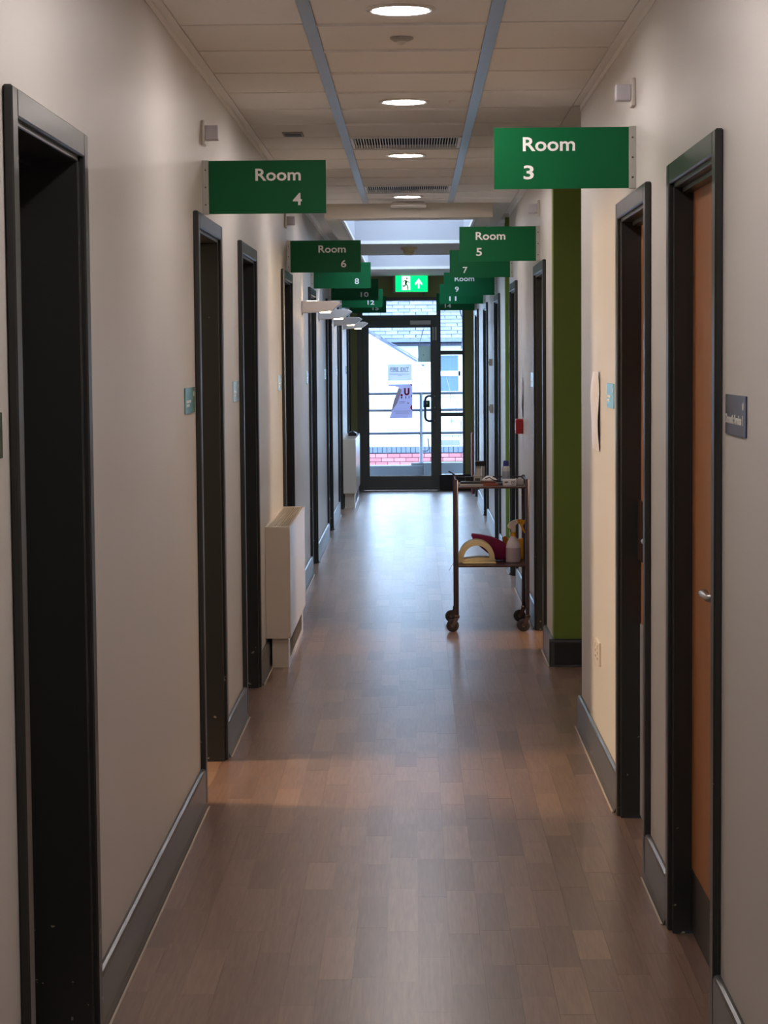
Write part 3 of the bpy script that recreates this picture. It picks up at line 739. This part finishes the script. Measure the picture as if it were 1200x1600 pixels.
# magenta cloth bag
def pillow(pts, y0, y1, name, m, par):
    cx = sum(p[0] for p in pts)/len(pts); cz = sum(p[1] for p in pts)/len(pts); mb = MB(); n = len(pts); v = []; f = []
    rings = [(.80, y0), (.95, y0+.012), (1.0, (y0+y1)/2), (.95, y1-.012), (.80, y1)]
    for (q, yy) in rings: v += [(cx+(p[0]-cx)*q, yy, cz+(p[1]-cz)*q) for p in pts]
    for r in range(len(rings)-1):
        for i in range(n): j = (i+1) % n; f.append((r*n+i, r*n+j, (r+1)*n+j, (r+1)*n+i))
    f.append(tuple(range(n))[::-1]); f.append(tuple(range((len(rings)-1)*n, len(rings)*n)))
    mb.add(v, f, True); return mb.build(name, m, par)
MAG = mat('magenta_cloth', (150, 24, 84), .7, var=.15, scale=30, bump=.3)
t2 = thing('magenta_bag', 'magenta cloth bag slumped behind the arched pad on the lower trolley shelf', 'bag', (.47, 13.16, z))
pts = [(.345, z+.158), (.352, z+.170), (.40, z+.164), (.47, z+.150), (.52, z+.128), (.556, z+.105), (.575, z+.06), (.575, z+.012), (.55, z+.001), (.50, z+.003), (.455, z+.04), (.40, z+.085), (.36, z+.125)]
pillow(pts, 13.11, 13.2, 'bag_body', MAG, t2)
MB().box(.462, .468, 13.108, 13.112, z+.11, z+.135).build('zip_pull', DARKST, t2)
t2 = thing('yellow_pack', 'yellow pack standing behind the spray bottle on the lower trolley shelf', 'packet', (.61, 13.23, z))
YEL = mat('yellow_plastic', (222, 160, 16), .4, var=.08, scale=20)
MB().prism([(.545, z), (.54, z+.10), (.548, z+.135), (.59, z+.128), (.63, z+.125), (.668, z+.13), (.668, z)], 'y', 13.20, 13.265).build('pack', YEL, t2, bev=.006, seg=2)
MB().prism([(.542, z+.11), (.536, z+.14), (.56, z+.148), (.572, z+.135), (.565, z+.118)], 'y', 13.19, 13.2).build('flap', mat('dark_yellow', (180, 112, 20), .5), t2)
tb('white_pad', 'paper pad', 'tiny white pad tucked under the left end of the arched pad', .264, .282, 12.95, 13.0, z, z+.02, PAPER, 0)
m = MB().tube([(.245, 12.905, z+.03), (.232, 12.90, z+.012), (.215, 12.90, z-.015), (.205, 12.90, z-.035)], .0012, 6)
tag(m.build('loose_string', mat('grey_string', (120, 120, 124), .6)), 'thin grey string hanging off the left leg of the trolley', 'string')
# spray bottle
sx, sy = .598, 13.03
t2 = thing('spray_bottle', 'milky trigger spray bottle with yellow and white head on the lower trolley shelf', 'spray bottle', (sx, sy, z))
MILK = mat('milky_plastic', (206, 196, 200), .3, var=.02)
MB().lathe([(0, .001), (.040, .001), (.043, .006), (.0445, .09), (.043, .104), (.034, .128), (.020, .150), (.0135, .165), (.0135, .182)], sx, sy, z, 28).build('bottle', MILK, t2)
MB().lathe([(.0447, .004), (.0451, .09), (.0451, .0905)], sx, sy, z, 28).build('liquid', mat('liquid_tint', (176, 160, 166), .25), t2)
MB().lathe([(.0165, .160), (.0165, .182), (.0135, .186)], sx, sy, z, 20).build('collar', YEL, t2)
hd = [(sx-.012, z+.184), (sx-.014, z+.205), (sx-.032, z+.214), (sx-.034, z+.226), (sx-.020, z+.245), (sx+.004, z+.258), (sx+.024, z+.262), (sx+.030, z+.240), (sx+.014, z+.226), (sx+.012, z+.184)]
MB().prism(hd, 'y', sy-.013, sy+.013).build('spray_head', mat('head_white', (232, 222, 210), .35), t2, bev=.003, seg=2)
hd = [(sx+.022, z+.2625), (sx+.046, z+.264), (sx+.066, z+.254), (sx+.070, z+.262), (sx+.076, z+.255), (sx+.070, z+.238), (sx+.058, z+.225), (sx+.074, z+.180), (sx+.066, z+.178), (sx+.050, z+.205), (sx+.040, z+.232), (sx+.028, z+.240)]
MB().prism(hd, 'y', sy-.011, sy+.011).build('trigger', YEL, t2, bev=.002)

# ------------------------------------------------------------ exit screen
def zy(y, Y=YE): return H-(y-558)*Y/FPX
def xx(x, Y=YE): return (x-646)*Y/FPX
dr = thing('door_17', 'charcoal metal fire exit screen with glazed door, sidelight and transom', None, (0, YE, 0), kind='structure')
y0, y1 = YE-.01, YE+.07
Xd0, Xd1, Xm1 = xx(567), xx(682), xx(688.4)
m = MB()
m.box(FX0, Xd0, y0, y1, 0, FZ1); m.box(Xd1, Xm1, y0, y1, 0, FZ1); m.box(xx(722), FX1, y0, y1, .185, FZ1)
m.box(Xd0, Xd1, y0, y1, zy(501.5), zy(493)); m.box(Xd0, Xd1, y0, y1, zy(471), FZ1); m.box(Xm1, xx(722), y0, y1, zy(470), FZ1)
for a, b_ in ((555, 548.6), (651, 645), (749, 743)): m.box(Xm1, xx(722), y0, y1, zy(a), zy(b_))
m.build('frame', DGREY, dr)
B(Xm1, FX1, y0+.005, y1, 0, zy(749)).build('lower_panel', mat('dark_green_panel', (96, 100, 78), .5), dr)
B(Xd1+.03, FX1+.03, y0-.05, y0, 0, .182).build('duct_cover', BLACK, dr, bev=.004)
B(Xd1+.02, FX1+.04, y0-.055, y1, .182, .196).build('sill', mat('sill_black', (50, 52, 56), .3), dr, bev=.003)
for (a, b_, c, d) in ((Xm1, xx(722), 548.6, 470), (Xm1, xx(722), 645, 555), (Xm1, xx(722), 743, 651), (Xd0, Xd1, 493, 471)):
    B(a, b_, YE+.03, YE+.036, zy(c), zy(d)).build('pane', GLASS, dr)
# door leaf
g0, g1, gt, gb = xx(576.5), xx(672.4), zy(512.6), zy(743.6)
m = MB(); a, b_ = Xd0+.002, Xd1-.002; zt_, zb_ = zy(501.5)-.002, .008
m.box(a, g0, y0-.004, y0+.045, zb_, zt_); m.box(g1, b_, y0-.004, y0+.045, zb_, zt_); m.box(g0, g1, y0-.004, y0+.045, gt, zt_); m.box(g0, g1, y0-.004, y0+.045, zb_, gb)
lf = m.build('leaf', DGREY, dr)
m = MB().box(Xd0-.005, Xd0+.02, YE+.038, y1, 0, zt_+.01).box(Xd1-.02, Xd1+.005, YE+.038, y1, 0, zt_+.01).box(Xd0, Xd1, YE+.038, y1, zt_-.02, zt_+.01).box(Xd0, Xd1, YE+.038, y1, 0, .03)
m.build('rebate', DGREY, dr)
B(g0, g1, YE+.012, YE+.018, gb, gt).build('pane', GLASS, lf)
m = MB().box(g0, g1, y0-.007, y0-.003, gb-.006, gb+.003); m.build('bead', ALU, lf)
B(xx(641), xx(673), y0-.05, y0-.004, zy(508), zy(501.6)).build('door_closer', ALU, lf, bev=.004, seg=2)
for (a_, b2) in ((675.4, 678), (679.4, 682)): B(xx(a_), xx(b2), y0-.02, y0-.004, zy(532.6), zy(512)).build('strip_catch', ALU, lf, bev=.002)
hx = xx(663.5)
m = MB().tube([(xx(675), y0-.004, zy(619)), (xx(668), y0-.035, zy(619)), (xx(664.5), y0-.05, zy(621.5)), (hx, y0-.055, zy(626)), (hx, y0-.055, zy(652)), (xx(665), y0-.05, zy(656)), (xx(669), y0-.035, zy(658)), (xx(675), y0-.004, zy(658))], .015, 12)
m.build('pull_handle', mat('handle_grey', (80, 88, 100), .35, metal=.4), lf)
for yy in (619.5, 637, 657.6): MB().lathe([(.008, 0), (.007, -.004), (0, -.005)], xx(678.4), y0-.004, zy(yy), 12, 'y').build('bolt_cap', STEEL, lf)
gx0, gx1 = xx(660.5), xx(671)
B(gx0, gx1, y0-.05, y0-.02, zy(636.5), zy(626)).build('release_unit', mat('release_green', (20, 84, 48), .4), lf, bev=.003)
MB().lathe([(.013, 0), (.013, -.004)], (gx0+gx1)/2, y0-.05, zy(630), 14, 'y').build('release_button', mat('pale_green', (150, 200, 160), .4), lf)
# notices stuck on the glass
def paper_mat(name, col):
    m = bpy.data.materials.new(name); m.use_nodes = True; nt = m.node_tree; N = nt.nodes; L = nt.links
    N.remove(N['Principled BSDF']); out = N['Material Output']
    d = N.new('ShaderNodeBsdfDiffuse'); tl = N.new('ShaderNodeBsdfTranslucent'); c = lin(col); d.inputs[0].default_value = c; tl.inputs[0].default_value = c
    mx = N.new('ShaderNodeMixShader'); mx.inputs[0].default_value = .6; L.new(d.outputs[0], mx.inputs[1]); L.new(tl.outputs[0], mx.inputs[2]); L.new(mx.outputs[0], out.inputs[0])
    return m
FN = paper_mat('notice_paper', (216, 216, 226))
nt_ = thing('fire_exit_notice', 'white paper notice reading FIRE EXIT on the door glass', 'notice', (xx(624), YE+.01, zy(582)))
yn = YE+.010
B(xx(605.5), xx(643), yn, yn+.002, zy(595), zy(569)).build('sheet', FN, nt_)
INK = mat('black_ink', (40, 38, 44), .6)
lettering('FIRE', xx(610), zy(579.8), 12.2/126.2, 5.6/126.2, yn, INK, nt_, bold=.01, thick=.0005); lettering('EXIT', xx(625.8), zy(579.8), 12.7/126.2, 5.6/126.2, yn, INK, nt_, bold=.01, thick=.0005)
B(xx(610), xx(638.5), yn-.0006, yn, zy(581), zy(580.4)).build('underline', INK, nt_)
B(xx(609), xx(639.5), yn-.0006, yn, zy(585), zy(584.4)).build('small_print', mat('grey_ink', (120, 118, 130), .6), nt_)
B(xx(621), xx(628), yn-.0006, yn, zy(587), zy(586.5)).build('small_print', mat('grey_ink', (120, 118, 130), .6), nt_)
ps = thing('torn_poster', 'torn white poster with a red letter u, hanging half off the door glass', 'poster', (xx(628), YE+.01, zy(626)))
Q = lambda p: (xx(596+p[0]/12.77), zy(560+p[1]/12.77))
MB().prism([Q(p) for p in ((128, 512), (608, 512), (610, 1190), (140, 1195), (215, 1020), (300, 900), (335, 770), (395, 620), (335, 580), (240, 552), (128, 552))], 'y', yn, yn+.002).build('sheet', paper_mat('poster_paper', (212, 206, 222)), ps)
MB().prism([Q(p) for p in ((335, 582), (395, 620), (350, 780), (300, 905), (240, 985), (175, 1100), (240, 830), (315, 640))], 'y', yn-.008, yn-.006).build('folded_flap', paper_mat('poster_back', (184, 172, 176)), ps)
RI = mat('red_ink', (200, 34, 70), .6)
q0, q1 = Q((445, 740)), Q((552, 592))
lettering('U', q0[0], q0[1], q1[0]-q0[0], q1[1]-q0[1], yn, RI, ps, bold=.06, thick=.0006)
MB().lathe([(.015, 0), (.015, -.0006)], *[Q((395, 735))[0], yn, Q((395, 735))[1]], 12, 'y').build('red_spot', RI, ps)
MB().prism([Q(p) for p in ((565, 512), (606, 512), (606, 560), (585, 548))], 'y', yn-.0006, yn).build('red_spot', RI, ps)
MB().prism([Q(p) for p in ((608, 930), (580, 945), (565, 980), (580, 1020), (608, 1032))], 'y', yn-.0006, yn).build('red_spot', RI, ps)
m = MB()
for (a, b_, c, d) in ((380, 408, 765, 800), (470, 486, 752, 805), (535, 548, 745, 800), (585, 604, 730, 775), (515, 535, 880, 905)):
    p, q = Q((a, d)), Q((b_, c)); m.box(p[0], q[0], yn-.0006, yn, p[1], q[1])
m.build('dark_print', INK, ps)
m = MB()
for (a, b_, c) in ((345, 470, 858), (340, 455, 888), (240, 560, 1045), (270, 540, 1085)):
    p, q = Q((a, c+8)), Q((b_, c)); m.box(p[0], q[0], yn-.0005, yn, p[1], q[1])
m.build('small_print', mat('grey_ink', (120, 118, 130), .6), ps)
gc = thing('hanging_card', 'grey square card hanging on a cord behind the door glass, top right', 'card', (xx(663), YE-.03, zy(541)))
B(xx(653), xx(672.5), YE-.0195, YE-.0165, zy(566), zy(541.5)).build('card', paper_mat('grey_card_face', (176, 184, 176)), gc, bev=.001)
MB().tube([(xx(655), YE-.018, zy(541.5)), (xx(655.5), YE-.018, zy(536)), (xx(662.5), YE-.018, zy(513))], .0035, 6).build('cord', mat('pale_cord', (170, 180, 200), .6), gc)
MB().lathe([(.006, 0), (.006, -.003)], xx(661.5), YE-.0195, zy(555), 10, 'y').build('eyelet', DARKST, gc)

# exit sign
ex = thing('exit_sign', 'illuminated green running man exit sign with an up arrow above the exit', 'sign', (xx(643.7), 26.42, zy(445)))
EG = mat('exit_green_lit', (0, 190, 110), .4, emit=(0, 214, 110), strength=.85)
EW = mat('exit_white_lit', (235, 255, 245), .4, emit=(205, 255, 230), strength=.8)
ED = mat('exit_dark_green', (0, 120, 66), .5)
hw, hh = .20, .098
def chl(mb, nm, mm, bev=0):
    o = mb.build(nm, mm, None, bev=bev); o.parent = ex; return o
chl(B(-hw-.008, hw+.008, .0, .11, -hh-.008, hh+.008), 'housing', WHITE, .003)
chl(B(-hw, hw, -.003, 0, -hh, hh), 'green_panel', EG)
U = lambda u, v: (-hw+2*hw*(u-262)/(915-262), hh-2*hh*(v-180)/(485-180))
p, q = U(385, 455), U(560, 195); chl(B(p[0], q[0], -.004, -.003, p[1], q[1]), 'doorway_mark', EW)
c = U(492, 236); chl(MB().lathe([(.010, 0), (.010, -.001)], c[0], -.004, c[1], 14, 'y'), 'running_man', ED)
def limb(pts, wd):
    m = MB()
    for a, b_ in zip(pts, pts[1:]):
        A_, B_ = Vector(U(*a)), Vector(U(*b_)); d = (B_-A_).normalized(); nn = Vector((-d.y, d.x))*wd
        m.prism([tuple(A_+nn), tuple(B_+nn), tuple(B_-nn), tuple(A_-nn)], 'y', -.005, -.004)
    return m
m = limb([(478, 275), (468, 340)], .013)
for pts, wd in (([(478, 275), (445, 275), (415, 305)], .005), ([(482, 280), (510, 305), (550, 312)], .005), ([(474, 335), (505, 385), (515, 445), (500, 448)], .007), ([(464, 335), (450, 382), (400, 380)], .007)):
    l_ = limb(pts, wd); m.add(l_.v, l_.f)
chl(m, 'running_man', ED)
chl(MB().prism([U(*p) for p in ((732, 235), (805, 330), (800, 365), (748, 318), (748, 425), (718, 425), (718, 318), (662, 365), (655, 330))], 'y', -.004, -.003), 'arrow', EW)
chl(MB().lathe([(.012, 0), (.012, -.012), (.006, -.035), (.005, -.05)], .16, .03, -hh-.008, 12), 'test_switch', ED)
ex.rotation_euler.z = math.radians(13)

# ------------------------------------------------------------ outside
CONC = mat('grey_concrete', (84, 88, 94), .8, var=.15, scale=40, bump=.2)
struct(B(-3, 3, YE+.16, 27.9, -.25, -.01).build('terrace', CONC), 'grey concrete landing outside the exit')
st = thing('kerb_upstand', 'low grey concrete upstand outside the exit door', 'kerb', (0, 27.65, 0))
B(-2.5, .12, 27.55, 27.8, -.01, .258).build('kerb_block', CONC, st, bev=.006); B(.12, 2.5, 27.5, 27.8, -.01, .295).build('kerb_block', CONC, st, bev=.006)
B(-.04, .12, 27.58, 27.72, .258, .29).build('base_pad', CONC, st, bev=.004)
rl = thing('guard_railing', 'grey tubular three rail guard railing outside the exit', 'railing', (0, 27.65, 0))
RM = mat('galvanised_rail', (78, 84, 98), .4, metal=.4)
for z in (1.173, .958, .662): MB().tube([(-2.4, 27.65, z), (2.4, 27.65, z+.02)], .018, 10).build('rail', RM, rl)
for x, b0 in ((.09, .29), (-1.9, .258), (2.0, .295)): MB().lathe([(.04, b0), (.04, b0+.006), (.021, b0+.008), (.021, 1.19)], x, 27.65, 0, 12).build('post', RM, rl)
MB().tube([(.18, 27.7, .6), (.19, 27.7, .47), (.17, 27.7, .44), (.11, 27.7, .44)], .009, 8).build('bracket', RM, rl)
struct(B(-30, 30, 27.9, 90, -3.2, -3).build('ground', mat('street_grey', (130, 128, 126), .9), ), 'street level ground below the exit')
# brick wall
YW = 39.4; sc_ = YW/FPX
bw = thing('brick_wall', 'red brick wall with a blue-grey brick-on-edge top course outside the exit', 'wall', (0, YW, -3))
MORT = mat('mortar', (52, 44, 50), .9)
B(-3.0, 3.0, YW+.012, YW+.2, -3, .0).build('wall_core', MORT, bw)
RB = [mat('red_brick_a', (150, 84, 88), .85, var=.12, scale=25), mat('red_brick_b', (160, 96, 98), .85, var=.12, scale=25)]
BB = mat('blue_brick', (74, 84, 104), .7, var=.12, scale=25)
me_c = {}
def piece(nm, x, z, wd, ht, m, par, Y=YW, dep=.1):
    key = (nm, round(wd, 4), round(ht, 4), m.name)
    if key not in me_c:
        o = B(-wd/2, wd/2, 0, dep, 0, ht).build(nm, m, None, bev=.003); me_c[key] = o.data; C.objects.unlink(o); bpy.data.objects.remove(o)
    o = bpy.data.objects.new(nm, me_c[key]); C.objects.link(o); o.parent = par; o.location = Vector((x, Y, z)) - wloc(par); return o
x = -1.5
while x < 1.5: piece('brick', x, -.103, .077, .110, BB, bw, YW-.004); x += .087
for r_ in range(6):
    zz = -.103-.010-(r_+1)*.075+.010*0; x = -1.5+(r_ % 2)*.1125; i = 0
    while x < 1.5: piece('brick', x, zz-.0, .215, .065, RB[(i*7+r_*3) % 5 % 2], bw); x += .225; i += 1
# pale houses
REND = mat('white_render', (214, 218, 216), .85, var=.02, scale=4)
SL = [mat('slate_%d' % i, c, .6, var=.1, scale=14) for i, c in enumerate(((78, 82, 102), (88, 92, 114), (70, 74, 94)))]
YA = 40.0
ha = thing('white_gable_house', 'white rendered gable end with a sloping verge, seen through the exit door', 'house', (-2, YA, -3))
sl_ = .603
X1 = .13; Z1 = 1.525
MB().prism([(-4.5, -3), (X1+.06, -3), (X1+.06, Z1-.02), (X1, Z1), (-4.5, Z1+(X1+4.5)*sl_)], 'y', YA, YA+3.0).build('gable_wall', REND, ha)
ang = math.atan(sl_)
for i in range(16):
    d = .3*i; x = X1+.05-d*math.cos(ang); z = Z1+.0+d*math.sin(ang)
    m = MB().prism([(x+.02, z+.0), (x-.30*math.cos(ang), z+.30*math.sin(ang)+.0), (x-.30*math.cos(ang)-.01, z+.30*math.sin(ang)+.03), (x+.01, z+.035)], 'y', YA-.06, YA+2.9)
    m.build('slate', SL[i % 3], ha)
MB().prism([(X1+.06, Z1-.055), (-4.5, Z1-.055+(X1+.06+4.5)*sl_), (-4.5, Z1-.01+(X1+.06+4.5)*sl_), (X1+.06, Z1-.01)], 'y', YA-.03, YA).build('verge_board', mat('verge_grey', (84, 88, 104), .7), ha)
DP = mat('downpipe_grey', (132, 146, 176), .5)
px, pz = lambda x: (x-646)*YA/FPX, lambda y: H-(y-558)*YA/FPX
MB().box(px(650.5), px(665), YA-.12, YA+.02, pz(570), pz(565)).build('gutter', DP, ha)
MB().tube([(px(663), YA-.06, pz(570)), (px(664), YA-.06, pz(575)), (px(661), YA-.06, pz(580)), (px(660.6), YA-.06, pz(586)), (px(660.6), YA-.06, -1.2)], .016, 8).build('downpipe', DP, ha)
B(px(652), px(662), YA-.10, YA, pz(598), pz(587)).build('meter_box', mat('meter_box', (206, 222, 232), .6), ha, bev=.003)
B(px(582), px(589), YA-.02, YA, pz(580), pz(575)).build('wall_vent', mat('vent_pale', (206, 214, 222), .6), ha)
YB_ = 45.0; bx_, bz_ = lambda x: (x-646)*YB_/FPX, lambda y: H-(y-558)*YB_/FPX
hb = thing('slate_roof_house', 'white rendered house with a blue-grey slate roof behind the gable', 'house', (3, YB_, -3))
B(-8, 8, YB_, YB_+4, -3, 2.0).build('front_wall', REND, hb)
rs = math.radians(24)
MB().prism([(YB_-.22, 1.93), (YB_+6, 1.93+6.22*math.tan(rs)), (YB_+6, 1.87+6.22*math.tan(rs)), (YB_-.22, 1.87)], 'x', -8, 8).build('roof_deck', mat('roof_felt', (52, 56, 70), .9), hb)
def slate_mesh(m):
    a = .40; mb = MB().box(-.120, .120, 0, .26, 0, .014); o = mb.build('slate', m, None); d = o.data; bpy.data.objects.remove(o); return d
SM = [slate_mesh(m) for m in SL]; r5 = random.Random(7)
for row in range(15):
    x = -1.7+(row % 2)*.125
    while x < 1.9:
        o = bpy.data.objects.new('slate', SM[r5.randrange(3)]); C.objects.link(o); o.parent = hb
        d = row*.20
        o.location = Vector((x+r5.uniform(-.004, .004), YB_-.24+d*math.cos(rs), 1.945+d*math.sin(rs)+r5.uniform(0, .006)))-wloc(hb); o.rotation_euler.x = rs-.05
        x += .25
MB().box(-8, 8, YB_-.30, YB_-.20, bz_(535), bz_(530.5)).build('gutter', mat('gutter_dark', (92, 102, 128), .5), hb)
B(-8, 8, YB_-.12, YB_, bz_(539), bz_(534)).build('fascia_board', mat('fascia_blue', (176, 190, 208), .6), hb)
wf = mat('white_upvc', (226, 232, 236), .4)
m = MB(); wx0, wx1 = .50, bx_(718.5)
m.box(wx0, wx1, YB_-.04, YB_, bz_(556), bz_(553)); m.box(wx0, wx1, YB_-.04, YB_, bz_(588), bz_(580.5)); m.box(wx0, wx1, YB_-.04, YB_, bz_(615), bz_(612))
m.box(wx0, .56, YB_-.04, YB_, bz_(612), bz_(556)); m.box(bx_(715.5), wx1, YB_-.04, YB_, bz_(612), bz_(556))
wn = m.build('window', wf, hb)
PB = mat('sky_reflecting_pane', (86, 106, 134), .1)
B(.56, bx_(715.5), YB_-.02, YB_-.002, bz_(580.5), bz_(556)).build('pane', PB, wn); B(.56, bx_(715.5), YB_-.02, YB_-.002, bz_(612), bz_(588)).build('pane', PB, wn)
B(.42, bx_(722), YB_-.07, YB_, bz_(620), bz_(617)).build('window_sill', mat('sill_grey', (170, 182, 200), .6), hb)
VX = mat('vent_brick', (120, 126, 142), .8)
B(.5, bx_(716), YB_-.03, YB_, bz_(696), bz_(688)).build('air_brick', VX, hb)
bz0 = bx_(706)
MB().lathe([(.06, 0), (.05, -.05), (0, -.09)], bz0, YB_, bz_(656), 16, 'y').build('outdoor_lamp', mat('lamp_pale', (170, 180, 196), .5), hb)
MB().tube([(.5, YB_-.03, bz_(681)), (bx_(720), YB_-.03, bz_(681))], .012, 6).build('pipe', DP, hb)
# bare twigs in front of the house
tw = thing('bare_shrub', 'bare thin twigs of a shrub in front of the white house, in the sidelight', 'shrub', (1.0, 42.5, -3))
TW = mat('twig_bark', (120, 110, 116), .8); kx, kz = lambda x: (x-646)*42.5/FPX, lambda y: H-(y-558)*42.5/FPX
for pts in (((718, 790), (717, 700), (712, 640), (701, 612)), ((717, 700), (719, 660), (716, 636), (708, 618)), ((712, 640), (706, 632), (696, 624)), ((705, 790), (706, 690), (702, 610), (697, 590)), ((716, 790), (721, 620), (719, 590)), ((712, 640), (714, 628), (716, 622))):
    MB().tube([(kx(a), 42.5, kz(b_)) for a, b_ in pts], .006, 5).build('twig', TW, tw)
# service cable outside the sidelight
cb = MB().tube([(kx(714), 42, kz(440)), (kx(715.5), 42, kz(475)), (kx(719), 42, kz(492)), (kx(724), 42.2, kz(508)), (kx(724.5), 44.7, kz(545))], .011, 6)
cb.build('cable', BLACK, hb)
print('objects', len(S.objects))
